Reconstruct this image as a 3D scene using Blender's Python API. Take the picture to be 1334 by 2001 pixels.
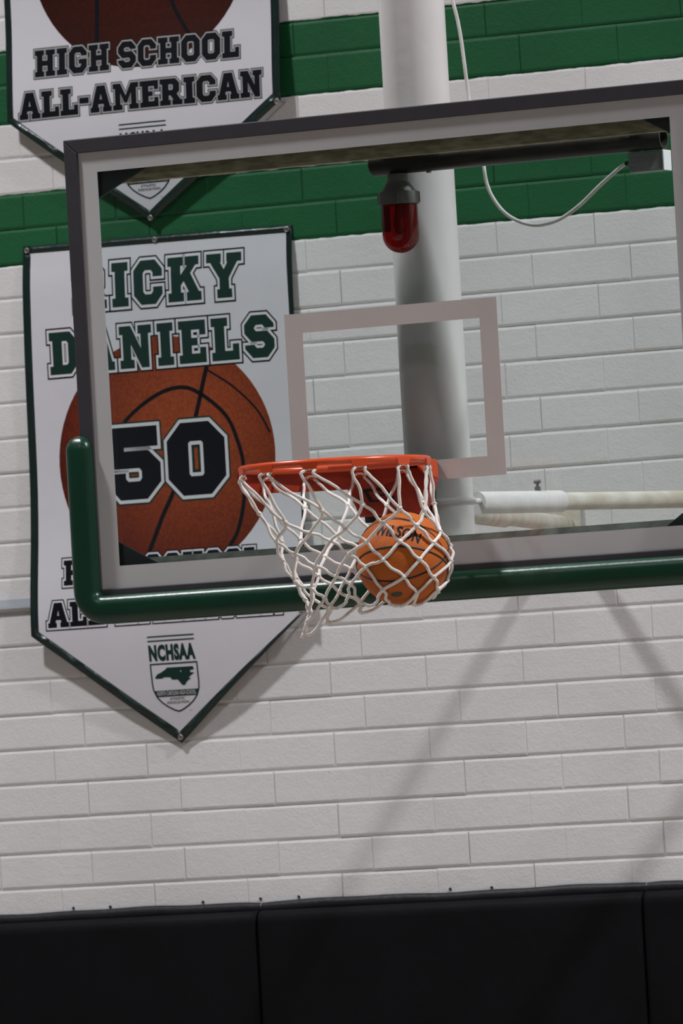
import bpy, bmesh, math, random
from math import sin, cos, pi, radians, sqrt
from mathutils import Vector, Matrix, geometry

random.seed(7)
S = bpy.context.scene
COL = S.collection
for o in list(bpy.data.objects):
    bpy.data.objects.remove(o)

# ------------------------------------------------------------------ camera
YAW, PITCH, ROLL, FPX = 0.45526, 0.03384, -0.05769, 15718.4
d = Vector((-sin(YAW)*cos(PITCH), cos(YAW)*cos(PITCH), sin(PITCH)))
r0 = Vector((cos(YAW), sin(YAW), 0)); u0 = r0.cross(d)
rr = r0*cos(ROLL) + u0*sin(ROLL); uu = -r0*sin(ROLL) + u0*cos(ROLL)
cam = bpy.data.cameras.new('camera'); camo = bpy.data.objects.new('camera', cam); COL.objects.link(camo)
M = Matrix.Identity(4)
for i in range(3):
    M[i][0], M[i][1], M[i][2] = rr[i], uu[i], -d[i]
    M[i][3] = (8.98303, -18.70671, 2.22741)[i]
camo.matrix_world = M
cam.sensor_fit = 'VERTICAL'; cam.sensor_height = 36.0; cam.lens = FPX*36.0/2001.0
cam.clip_start = 0.5; cam.clip_end = 200
cam.dof.use_dof = True; cam.dof.focus_distance = 20.2; cam.dof.aperture_fstop = 11.0
S.camera = camo

# ------------------------------------------------------------------ world, lamps, exposure
W = bpy.data.worlds.new('gym_ambient'); S.world = W; W.use_nodes = True
W.node_tree.nodes['Background'].inputs[0].default_value = (1, 0.98, 0.96, 1)
W.node_tree.nodes['Background'].inputs[1].default_value = 0.15
def lamp(x, y, z, p, sx=0.45, sy=0.45):
    L = bpy.data.lights.new('high_bay_lamp', 'AREA'); L.shape = 'RECTANGLE'; L.size = sx; L.size_y = sy
    L.energy = p; L.spread = radians(128); L.color = (0.965, 0.965, 1.0)
    o = bpy.data.objects.new('high_bay_lamp', L); o.location = (x, y, z); COL.objects.link(o)
LAMPS = [(x, y) for y in (-1.0, -7.6, -14.2, -20.8) for x in (-10.1, -2.91, 4.30, 11.5)]
LAMPS[2] = (4.11, -0.3)   # this one hangs a little nearer the wall than its row
for x, y in LAMPS: lamp(x, y, 8.2, (800 if x < 0 else 1350) if y > -2 else (430 if x < 0 else 720))
vs = S.view_settings
vs.view_transform = 'Standard'; vs.look = 'None'; vs.gamma = 1.0; vs.use_curve_mapping = False
vs.exposure = -2.02

# ------------------------------------------------------------------ helpers
def lin(h):
    h = h.lstrip('#'); out = []
    for i in (0, 2, 4):
        c = int(h[i:i+2], 16)/255.0
        out.append(c/12.92 if c <= .04045 else ((c+.055)/1.055)**2.4)
    return out + [1.0]

def mat(name, col, rough=.5, metal=0.0, var=0.0, vscale=8.0, bump=0.0, bscale=80.0, spec=.5, col2=None, stretch=None):
    m = bpy.data.materials.new(name); m.use_nodes = True
    nt = m.node_tree; b = nt.nodes['Principled BSDF']
    c = lin(col) if isinstance(col, str) else list(col)+[1.0]
    b.inputs['Base Color'].default_value = c
    b.inputs['Roughness'].default_value = rough; b.inputs['Metallic'].default_value = metal
    b.inputs['Specular IOR Level'].default_value = spec
    tc = nt.nodes.new('ShaderNodeTexCoord'); src = tc.outputs['Object']
    if stretch:
        mp = nt.nodes.new('ShaderNodeMapping'); mp.inputs['Scale'].default_value = stretch
        nt.links.new(src, mp.inputs['Vector']); src = mp.outputs['Vector']
    if var > 0 or col2:
        n = nt.nodes.new('ShaderNodeTexNoise'); n.inputs['Scale'].default_value = vscale; n.inputs['Detail'].default_value = 5
        nt.links.new(src, n.inputs['Vector'])
        cr = nt.nodes.new('ShaderNodeValToRGB')
        cr.color_ramp.elements[0].position = .35; cr.color_ramp.elements[1].position = .68
        c2 = lin(col2) if col2 else [v*(1-var) for v in c[:3]]+[1]
        cr.color_ramp.elements[0].color = c2; cr.color_ramp.elements[1].color = c
        nt.links.new(n.outputs['Fac'], cr.inputs['Fac']); nt.links.new(cr.outputs['Color'], b.inputs['Base Color'])
    if bump > 0:
        n2 = nt.nodes.new('ShaderNodeTexNoise'); n2.inputs['Scale'].default_value = bscale; n2.inputs['Detail'].default_value = 4
        nt.links.new(src, n2.inputs['Vector'])
        bp = nt.nodes.new('ShaderNodeBump'); bp.inputs['Strength'].default_value = 1.0; bp.inputs['Distance'].default_value = bump
        nt.links.new(n2.outputs['Fac'], bp.inputs['Height']); nt.links.new(bp.outputs['Normal'], b.inputs['Normal'])
    return m

class MB:
    def __init__(s): s.v = []; s.f = []; s.sm = []; s.mi = []
    def add(s, verts, faces, smooth=False, mi=0):
        k = len(s.v); s.v += [tuple(p) for p in verts]
        for f in faces: s.f.append([i+k for i in f]); s.sm.append(smooth); s.mi.append(mi)
    def box(s, x0, x1, y0, y1, z0, z1, mi=0):
        s.add([(x0,y0,z0),(x1,y0,z0),(x1,y1,z0),(x0,y1,z0),(x0,y0,z1),(x1,y0,z1),(x1,y1,z1),(x0,y1,z1)],
              [(0,3,2,1),(4,5,6,7),(0,1,5,4),(1,2,6,5),(2,3,7,6),(3,0,4,7)], False, mi)
    def prism(s, poly, y0, y1, mi=0):          # poly in XZ, extruded along Y
        n = len(poly)
        a = sum(poly[i][0]*poly[(i+1)%n][1]-poly[(i+1)%n][0]*poly[i][1] for i in range(n))
        if a < 0: poly = poly[::-1]
        vs = [(x,y0,z) for x,z in poly]+[(x,y1,z) for x,z in poly]
        s.add(vs, [tuple(range(n)), tuple(range(2*n-1, n-1, -1))]+[(i, i+n, (i+1)%n+n, (i+1)%n) for i in range(n)], False, mi)
    def tube(s, pts, rad, seg=12, closed=False, caps=True, mi=0):
        pts = [Vector(p) for p in pts]; n = len(pts); rings = []
        rads = rad if isinstance(rad, (list, tuple)) else [rad]*n
        t0 = (pts[1]-pts[0]).normalized()
        nrm = t0.orthogonal().normalized()
        for i, p in enumerate(pts):
            if closed: t = (pts[(i+1)%n]-pts[i-1]).normalized()
            else: t = (pts[min(i+1,n-1)]-pts[max(i-1,0)]).normalized()
            nrm = (nrm - t*nrm.dot(t)).normalized(); bn = t.cross(nrm)
            rings.append([p+(nrm*cos(2*pi*k/seg)+bn*sin(2*pi*k/seg))*rads[i] for k in range(seg)])
        V = [q for rg in rings for q in rg]; F = []
        for i in range(n if closed else n-1):
            j = (i+1) % n
            for k in range(seg):
                F.append((i*seg+k, i*seg+(k+1)%seg, j*seg+(k+1)%seg, j*seg+k))
        s.add(V, F, True, mi)
        if caps and not closed:
            s.add(rings[0], [tuple(range(seg-1,-1,-1))], False, mi); s.add(rings[-1], [tuple(range(seg))], False, mi)
    def lathe(s, prof, centre, seg=32, mi=0, smooth=True):  # prof [(r,z)]
        cx, cy, cz = centre; V = []; F = []
        for r, z in prof:
            for k in range(seg): V.append((cx+r*cos(2*pi*k/seg), cy+r*sin(2*pi*k/seg), cz+z))
        for i in range(len(prof)-1):
            for k in range(seg): F.append((i*seg+k, i*seg+(k+1)%seg, (i+1)*seg+(k+1)%seg, (i+1)*seg+k))
        s.add(V, F, smooth, mi)
    def ball(s, c, r, seg=10, rings=6, mi=0):
        prof = [(max(1e-5, r*sin(pi*i/rings)), -r*cos(pi*i/rings)) for i in range(rings+1)]
        s.lathe(prof, c, seg, mi)
    def build(s, name, mats, parent=None, origin=None):
        me = bpy.data.meshes.new(name)
        og = Vector(origin) if origin is not None else Vector((0,0,0))
        me.from_pydata([tuple(Vector(v)-og) for v in s.v], [], s.f)
        if not isinstance(mats, (list, tuple)): mats = [mats]
        for m in mats: me.materials.append(m)
        me.polygons.foreach_set('use_smooth', s.sm); me.polygons.foreach_set('material_index', s.mi)
        me.update()
        return link(name, me, parent, og)

def link(name, me, parent=None, loc=None):
    o = bpy.data.objects.new(name, me); COL.objects.link(o)
    loc = Vector(loc) if loc is not None else Vector((0,0,0))
    if parent:
        o.parent = parent
        q = parent
        while q: loc = loc - q.location; q = q.parent
    o.location = loc
    return o

def thing(name, label, cat, loc=(0,0,0), group=None):
    o = bpy.data.objects.new(name, None); COL.objects.link(o); o.location = loc; o.empty_display_size = .05
    return tag(o, label, cat, group)
def tag(o, label, cat, group=None):
    o['label'] = label; o['category'] = cat
    if group: o['group'] = group
    return o
def structure(o): o['kind'] = 'structure'; return o

def catmull(pts, n=6, closed=False):
    P = [Vector(p) for p in pts]; out = []; m = len(P)
    for i in range(m if closed else m-1):
        p1, p2 = P[i], P[(i+1)%m]
        p0 = P[i-1] if (closed or i > 0) else p1*2-p2
        p3 = P[(i+2)%m] if (closed or i+2 < m) else p2*2-p1
        for k in range(n):
            t = k/n
            out.append(0.5*((2*p1)+(p2-p0)*t+(2*p0-5*p1+4*p2-p3)*t*t+(3*p1-p0-3*p2+p3)*t**3))
    if not closed: out.append(P[-1])
    return out

# ------------------------------------------------------------------ materials
def wall_paint():
    m = bpy.data.materials.new('painted_brick'); m.use_nodes = True; nt = m.node_tree; b = nt.nodes['Principled BSDF']
    L = nt.links.new; N = nt.nodes.new
    geo = N('ShaderNodeNewGeometry')
    sep = N('ShaderNodeSeparateXYZ'); L(geo.outputs['Position'], sep.inputs[0])
    nz = N('ShaderNodeTexNoise'); nz.inputs['Scale'].default_value = 22; nz.inputs['Detail'].default_value = 4; L(geo.outputs['Position'], nz.inputs['Vector'])
    def M(op, a, bb):
        n = N('ShaderNodeMath'); n.operation = op
        for i, v in enumerate((a, bb)):
            if isinstance(v, (int, float)): n.inputs[i].default_value = v
            else: L(v, n.inputs[i])
        return n.outputs[0]
    z = M('ADD', sep.outputs['Z'], M('MULTIPLY', M('SUBTRACT', nz.outputs['Fac'], .5), .012))
    g = M('ADD', M('MULTIPLY', M('GREATER_THAN', z, 3.803), M('LESS_THAN', z, 4.014)),
                 M('MULTIPLY', M('GREATER_THAN', z, 4.219), M('LESS_THAN', z, 4.436)))
    n1 = N('ShaderNodeTexNoise'); n1.inputs['Scale'].default_value = 3.0; n1.inputs['Detail'].default_value = 6; L(geo.outputs['Position'], n1.inputs['Vector'])
    def ramp(c0, c1, fac):
        r = N('ShaderNodeValToRGB'); r.color_ramp.elements[0].color = c0; r.color_ramp.elements[1].color = c1
        r.color_ramp.elements[0].position = .3; r.color_ramp.elements[1].position = .65; L(fac, r.inputs['Fac']); return r.outputs['Color']
    white = ramp((.69,.675,.67,1), (.75,.737,.735,1), n1.outputs['Fac'])
    green = ramp((.0085,.088,.030,1), (.0105,.108,.037,1), n1.outputs['Fac'])
    mx = N('ShaderNodeMix'); mx.data_type = 'RGBA'; L(g, mx.inputs['Factor']); L(white, mx.inputs['A']); L(green, mx.inputs['B'])
    # small chips and specks in the paint
    vo = N('ShaderNodeTexNoise'); vo.inputs['Scale'].default_value = 55; vo.inputs['Detail'].default_value = 2; L(geo.outputs['Position'], vo.inputs['Vector'])
    sp = M('GREATER_THAN', vo.outputs['Fac'], .79)
    mx2 = N('ShaderNodeMix'); mx2.data_type = 'RGBA'; L(M('MULTIPLY', sp, .35), mx2.inputs['Factor'])
    L(mx.outputs['Result'], mx2.inputs['A']); mx2.inputs['B'].default_value = (.25,.22,.18,1)
    L(mx2.outputs['Result'], b.inputs['Base Color'])
    b.inputs['Roughness'].default_value = .55; b.inputs['Specular IOR Level'].default_value = .3
    n2 = N('ShaderNodeTexNoise'); n2.inputs['Scale'].default_value = 130; n2.inputs['Detail'].default_value = 5; n2.inputs['Roughness'].default_value = .6; L(geo.outputs['Position'], n2.inputs['Vector'])
    n3 = N('ShaderNodeTexNoise'); n3.inputs['Scale'].default_value = 42; n3.inputs['Detail'].default_value = 3; L(geo.outputs['Position'], n3.inputs['Vector'])
    h = M('ADD', n2.outputs['Fac'], M('MULTIPLY', n3.outputs['Fac'], .9))
    bp = N('ShaderNodeBump'); bp.inputs['Distance'].default_value = .0015; bp.inputs['Strength'].default_value = .8
    L(h, bp.inputs['Height']); L(bp.outputs['Normal'], b.inputs['Normal'])
    return m
def glass_mat():
    m = bpy.data.materials.new('board_glass'); m.use_nodes = True; nt = m.node_tree; nt.nodes.clear()
    o = nt.nodes.new('ShaderNodeOutputMaterial'); mix = nt.nodes.new('ShaderNodeMixShader'); fr = nt.nodes.new('ShaderNodeFresnel'); fr.inputs['IOR'].default_value = 1.5
    t = nt.nodes.new('ShaderNodeBsdfTransparent'); t.inputs[0].default_value = (.935,.975,.968,1)
    g = nt.nodes.new('ShaderNodeBsdfGlossy'); g.inputs['Roughness'].default_value = .02
    nt.links.new(fr.outputs[0], mix.inputs[0]); nt.links.new(t.outputs[0], mix.inputs[1]); nt.links.new(g.outputs[0], mix.inputs[2]); nt.links.new(mix.outputs[0], o.inputs[0])
    return m
def ball_print(name, c_mid, c_edge, centre, R):
    m = bpy.data.materials.new(name); m.use_nodes = True; nt = m.node_tree; b = nt.nodes['Principled BSDF']; L = nt.links.new; N = nt.nodes.new
    geo = N('ShaderNodeNewGeometry')
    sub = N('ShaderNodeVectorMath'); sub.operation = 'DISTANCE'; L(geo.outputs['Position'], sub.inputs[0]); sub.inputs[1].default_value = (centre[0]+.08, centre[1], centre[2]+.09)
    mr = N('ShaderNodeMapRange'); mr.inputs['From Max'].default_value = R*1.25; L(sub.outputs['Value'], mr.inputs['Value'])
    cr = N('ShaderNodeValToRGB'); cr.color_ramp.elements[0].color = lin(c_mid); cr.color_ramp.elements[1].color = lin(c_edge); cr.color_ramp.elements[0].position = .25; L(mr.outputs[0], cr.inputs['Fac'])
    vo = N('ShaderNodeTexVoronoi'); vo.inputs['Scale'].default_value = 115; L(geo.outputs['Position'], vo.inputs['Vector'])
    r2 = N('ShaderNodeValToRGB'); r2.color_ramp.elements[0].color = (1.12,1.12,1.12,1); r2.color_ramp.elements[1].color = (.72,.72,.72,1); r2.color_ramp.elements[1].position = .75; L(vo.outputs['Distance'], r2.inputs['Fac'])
    mu = N('ShaderNodeMix'); mu.data_type = 'RGBA'; mu.blend_type = 'MULTIPLY'; mu.inputs['Factor'].default_value = 1; L(cr.outputs['Color'], mu.inputs['A']); L(r2.outputs['Color'], mu.inputs['B'])
    L(mu.outputs['Result'], b.inputs['Base Color']); b.inputs['Roughness'].default_value = .32
    return m
def leather():
    m = bpy.data.materials.new('ball_leather'); m.use_nodes = True; nt = m.node_tree; b = nt.nodes['Principled BSDF']; L = nt.links.new; N = nt.nodes.new
    tc = N('ShaderNodeTexCoord'); n = N('ShaderNodeTexNoise'); n.inputs['Scale'].default_value = 9; L(tc.outputs['Object'], n.inputs['Vector'])
    cr = N('ShaderNodeValToRGB'); cr.color_ramp.elements[0].color = (.42,.098,.014,1); cr.color_ramp.elements[1].color = (.56,.140,.020,1); L(n.outputs['Fac'], cr.inputs['Fac']); L(cr.outputs['Color'], b.inputs['Base Color'])
    vo = N('ShaderNodeTexVoronoi'); vo.inputs['Scale'].default_value = 330; L(tc.outputs['Object'], vo.inputs['Vector'])
    bp = N('ShaderNodeBump'); bp.inputs['Distance'].default_value = .0007; bp.inputs['Strength'].default_value = .8; bp.invert = True; L(vo.outputs['Distance'], bp.inputs['Height']); L(bp.outputs['Normal'], b.inputs['Normal'])
    b.inputs['Roughness'].default_value = .55; b.inputs['Specular IOR Level'].default_value = .25
    return m
def red_lens():
    m = bpy.data.materials.new('red_lens'); m.use_nodes = True; nt = m.node_tree; nt.nodes.clear()
    o = nt.nodes.new('ShaderNodeOutputMaterial'); mix = nt.nodes.new('ShaderNodeMixShader'); lw = nt.nodes.new('ShaderNodeLayerWeight'); pw = nt.nodes.new('ShaderNodeMath'); pw.operation = 'POWER'; pw.inputs[1].default_value = 5; nt.links.new(lw.outputs['Facing'], pw.inputs[0]); fr = nt.nodes.new('ShaderNodeMath'); fr.operation = 'MULTIPLY_ADD'; fr.inputs[1].default_value = .5; fr.inputs[2].default_value = .05; nt.links.new(pw.outputs[0], fr.inputs[0])
    t = nt.nodes.new('ShaderNodeBsdfTransparent'); t.inputs[0].default_value = (.50,.012,.014,1)
    df = nt.nodes.new('ShaderNodeBsdfDiffuse'); df.inputs[0].default_value = (.35,.006,.008,1)
    m2 = nt.nodes.new('ShaderNodeMixShader'); m2.inputs[0].default_value = .22
    g = nt.nodes.new('ShaderNodeBsdfGlossy'); g.inputs['Roughness'].default_value = .08
    L = nt.links.new
    L(t.outputs[0], m2.inputs[1]); L(df.outputs[0], m2.inputs[2])
    L(fr.outputs[0], mix.inputs[0]); L(m2.outputs[0], mix.inputs[1]); L(g.outputs[0], mix.inputs[2]); L(mix.outputs[0], o.inputs[0])
    return m

PAINT = wall_paint(); GLASS = glass_mat()
VINYL = mat('black_vinyl', (.006,.0063,.0075), .6, spec=.08, bump=.0012, bscale=30, var=.25, vscale=5)
VINYL2 = mat('black_vinyl_flange', (.010,.010,.012), .5, spec=.3, bump=.002, bscale=40)
FRAME = mat('grey_frame_paint', (.047,.045,.052), .5, var=.12, vscale=20)
PRINT = mat('white_board_print', (.60,.595,.605), .4, var=.05, vscale=4)
PRINT2 = mat('target_print', (.66,.615,.60), .4, var=.05, vscale=6)
GUSSET = mat('dark_gusset_paint', (.075,.088,.098), .6, var=.2, vscale=15)
TANSTEEL = mat('dusty_tan_steel', '#d8c8a4', .7, var=.45, vscale=22, stretch=(1,1,4))
GREYSTEEL = mat('dusty_grey_steel', '#dfe2d8', .6, var=.4, vscale=25)
PADGREEN = mat('green_pad_rubber', (.006,.046,.024), .30, var=.1, vscale=8, bump=.0006, bscale=40)
PIPEDARK = mat('dark_bare_steel', (.060,.056,.050), .42, metal=.35, var=.45, vscale=9, stretch=(1,6,6))
WHITEPIPE = mat('white_pipe_paint', (.74,.71,.70), .35, var=.06, vscale=6, bump=.0009, bscale=28)
DIRTYPIPE = mat('dusty_white_pipe', '#d9d4cb', .6, col2='#beb3a2', vscale=12, bump=.0008, bscale=60)
ORANGE = mat('orange_rim_enamel', (.68,.080,.020), .27, var=.12, vscale=12)
ORANGED = mat('orange_rim_enamel_dark', (.38,.032,.009), .36, var=.3, vscale=22)  # darker, redder orange with stronger mottling, for band, housing and rear flange
BLACKP = mat('black_paint', (.008,.008,.008), .6)
CORD = mat('white_net_cord', (.88,.835,.785), .85, var=.12, vscale=40, bump=.0012, bscale=420)
GREYCAST = mat('grey_cast_metal', (.17,.165,.155), .55, var=.25, vscale=30)
CABLE = mat('grey_cable_jacket', (.72,.70,.67), .45, var=.15, vscale=18)
BOXGREY = mat('grey_box_enamel', (.30,.32,.32), .5, var=.15, vscale=25)
BOXWHITE = mat('bare_box_cover', (.80,.80,.82), .4)
DARKBITS = mat('dark_bits', (.02,.02,.02), .5)
CHROME = mat('bolt_steel', (.42,.40,.37), .35, metal=.8)
BVINYL = mat('white_banner_vinyl', (.645,.635,.675), .36, var=.03, vscale=5, bump=.004, bscale=5)
HEM = mat('dark_green_hem', (.010,.026,.022), .30, var=.3, vscale=9, bump=.003, bscale=20)
INKG = mat('dark_green_ink', (.0105,.034,.026), .42, spec=.22)
INKK = mat('black_ink', (.006,.007,.010), .5, spec=.12)
INKW = mat('white_ink', (.66,.65,.68), .28)
INKGREY = mat('grey_ink', (.36,.36,.35), .30)
RAIL = mat('pale_metal_rail', (.50,.54,.58), .4, var=.1)
FLOORM = mat('maple_floor', '#9b9186', .3, var=.2, vscale=3, stretch=(1,12,1))
PLAINWALL = mat('plain_wall', '#77757a', .8, var=.05, vscale=2)
CEILM = mat('ceiling_paint', '#6c6c70', .9, var=.05, vscale=2)

# ------------------------------------------------------------------ room shell
WY = 2.078
m = MB(); m.box(-13, 14, -27, 2.6, -.2, 0); structure(m.build('floor', FLOORM))
m = MB(); m.box(-13, 14, -27, 2.6, 9.4, 9.6); structure(m.build('ceiling', CEILM))
m = MB(); m.box(-13.2, -13, -27, 2.6, 0, 9.4); structure(m.build('wall_left', PLAINWALL))
m = MB(); m.box(14, 14.2, -27, 2.6, 0, 9.4); structure(m.build('wall_right', PLAINWALL))
m = MB(); m.box(-13, 14, -27.2, -27, 0, 9.4); structure(m.build('wall_front', PLAINWALL))
m = MB(); m.box(-13, 14, WY+.0040, 2.4, 0, 9.4); wall = structure(m.build('wall_back', PAINT))

# running third-bond of 12 x 4 inch bricks
BW, BH, X0, Z0 = .3048, .10174, -2.173, 2.3813
meas = {-20: 4.432, -19: 4.334, -18: 4.222, -17: 4.118, -16: 4.012, -15: 3.910, -14: 3.806, -13: 3.708, -12: 3.604, -11: 3.503, -10: 3.401}
def jz(n): return meas.get(n, Z0-n*BH) if n >= -20 else 4.432-(n+20)*BH
def brick_mesh(w, h, dep=.05, cx=.0024, cy=.0022, cz=.0070):
    a, c = w/2, h/2
    V = [(-a,dep,-c),(a,dep,-c),(a,dep,c),(-a,dep,c),(-a,cy,-c),(a,cy,-c),(a,cy,c),(-a,cy,c),
         (-a+cx,0,-c+cz),(a-cx,0,-c+cz),(a-cx,0,c-cz),(-a+cx,0,c-cz)]
    F = [(0,1,5,4),(1,2,6,5),(2,3,7,6),(3,0,4,7),(4,5,9,8),(5,6,10,9),(6,7,11,10),(7,4,8,11),(8,9,10,11)]
    return V, F
V, F = brick_mesh(BW-.0008, 1.0, cz=.07)
bme = bpy.data.meshes.new('brick'); bme.from_pydata(V, [], F); bme.materials.append(PAINT); bme.update()
outer = MB(); nb = 0
for n in range(-40, 24):
    zt, zb = jz(n), jz(n+1); zc, h = (zt+zb)/2, zt-zb-.0035
    off = 0.0 if n % 2 == 0 else .342
    for c in range(-14, 26):
        xc = X0+(c+off+.5)*BW + random.uniform(-.002,.002)
        yj = random.uniform(-.0012,.0012)
        if -2.62 < xc < .16 and 1.80 < zc < 4.68:
            o = bpy.data.objects.new('brick', bme); COL.objects.link(o); o.parent = wall
            o.location = (xc, WY+yj, zc); o.scale = (1, 1, h); nb += 1
            o.rotation_euler = (random.uniform(-.008,.008), random.uniform(-.003,.003), random.uniform(-.003,.003))
        elif zc > 0.05 and zc < 8.5:
            Vb, Fb = brick_mesh(BW-.0008, h); outer.add([(x+xc, y+WY+yj, z+zc) for x, y, z in Vb], Fb)
ob = outer.build('brickwork', PAINT, wall); ob['kind'] = 'stuff'
# flat ledge rail along the brick courses, behind the lower banner
m = MB(); m.box(-3.2, -1.36, WY-.014, WY+.004, 2.799, 2.8085); m.box(-3.2, -1.36, WY-.002, WY+.004, 2.8085, 2.826)
structure(m.build('trim_1', RAIL))

# ------------------------------------------------------------------ wall pads
def wall_pad(x0, x1, label, nails):
    t = thing('wall_pad', label, 'wall pad', ((x0+x1)/2, WY, .10), 'black safety pads along the wall')
    yb = WY-.004; zt = 1.878; z0 = .10; yf = yb-.055
    prof = [(yb, z0), (yf+.016, z0), (yf+.004, z0+.008), (yf, z0+.03), (yf, zt-.036), (yf+.003, zt-.018), (yf+.012, zt-.006), (yf+.026, zt), (yb, zt)]
    m = MB(); xs = [(x0+.0015, .012), (x0+.008, .004), (x0+.02, 0), (x1-.02, 0), (x1-.008, .004), (x1-.0015, .012)]
    n = len(prof); Vv = []
    for x, dy in xs:
        for y, z in prof: Vv.append((x, min(y+dy, yb), z))
    m.add(Vv, [(i*n+k, i*n+k+1, (i+1)*n+k+1, (i+1)*n+k) for i in range(len(xs)-1) for k in range(n-1)], True)
    m.add(Vv[:n], [tuple(range(n))]); m.add(Vv[-n:], [tuple(range(n-1,-1,-1))])
    m.build('cushion', VINYL, t)
    # stapled nailing strip above the cushion, a little wavy
    m = MB(); k = 26; pts = []
    for i in range(k+1):
        x = x0+(x1-x0)*i/k; w = .0018*sin(x*9.0)+.0012*sin(x*23+1)
        e = .006 if i in (0, k) else 0
        pts.append([(x, yb, zt-.012), (x, yb-.012+w, zt-.010), (x, yb-.009+w*.7, zt+.014), (x, yb-.004, zt+.027+w-e*.4), (x, yb, zt+.027+w-e*.4)])
    Vv = [q for p in pts for q in p]
    m.add(Vv, [(i*5+j, i*5+j+1, (i+1)*5+j+1, (i+1)*5+j) for i in range(k) for j in range(4)], True)
    m.build('nailing_strip', VINYL2, t)
    for x, z in nails:
        m = MB(); m.tube([(x, WY+.003, z), (x, WY-.0025, z)], [.0045, .0042], 8); m.build('nail', DARKBITS, t)
wall_pad(-2.737, -1.519, 'black vinyl wall pad under the upright lower banner', [(-2.1375,1.9124), (-2.0156,1.9109), (-1.7111,1.9110), (-1.524,1.912)])
wall_pad(-1.517, -.299, 'black vinyl wall pad under the hoop, between two seams', [(-1.4002,1.9122), (-.9155,1.9120), (-.7846,1.9105)])
wall_pad(-.297, .921, 'black vinyl wall pad furthest right, cut off by the frame', [])

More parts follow.
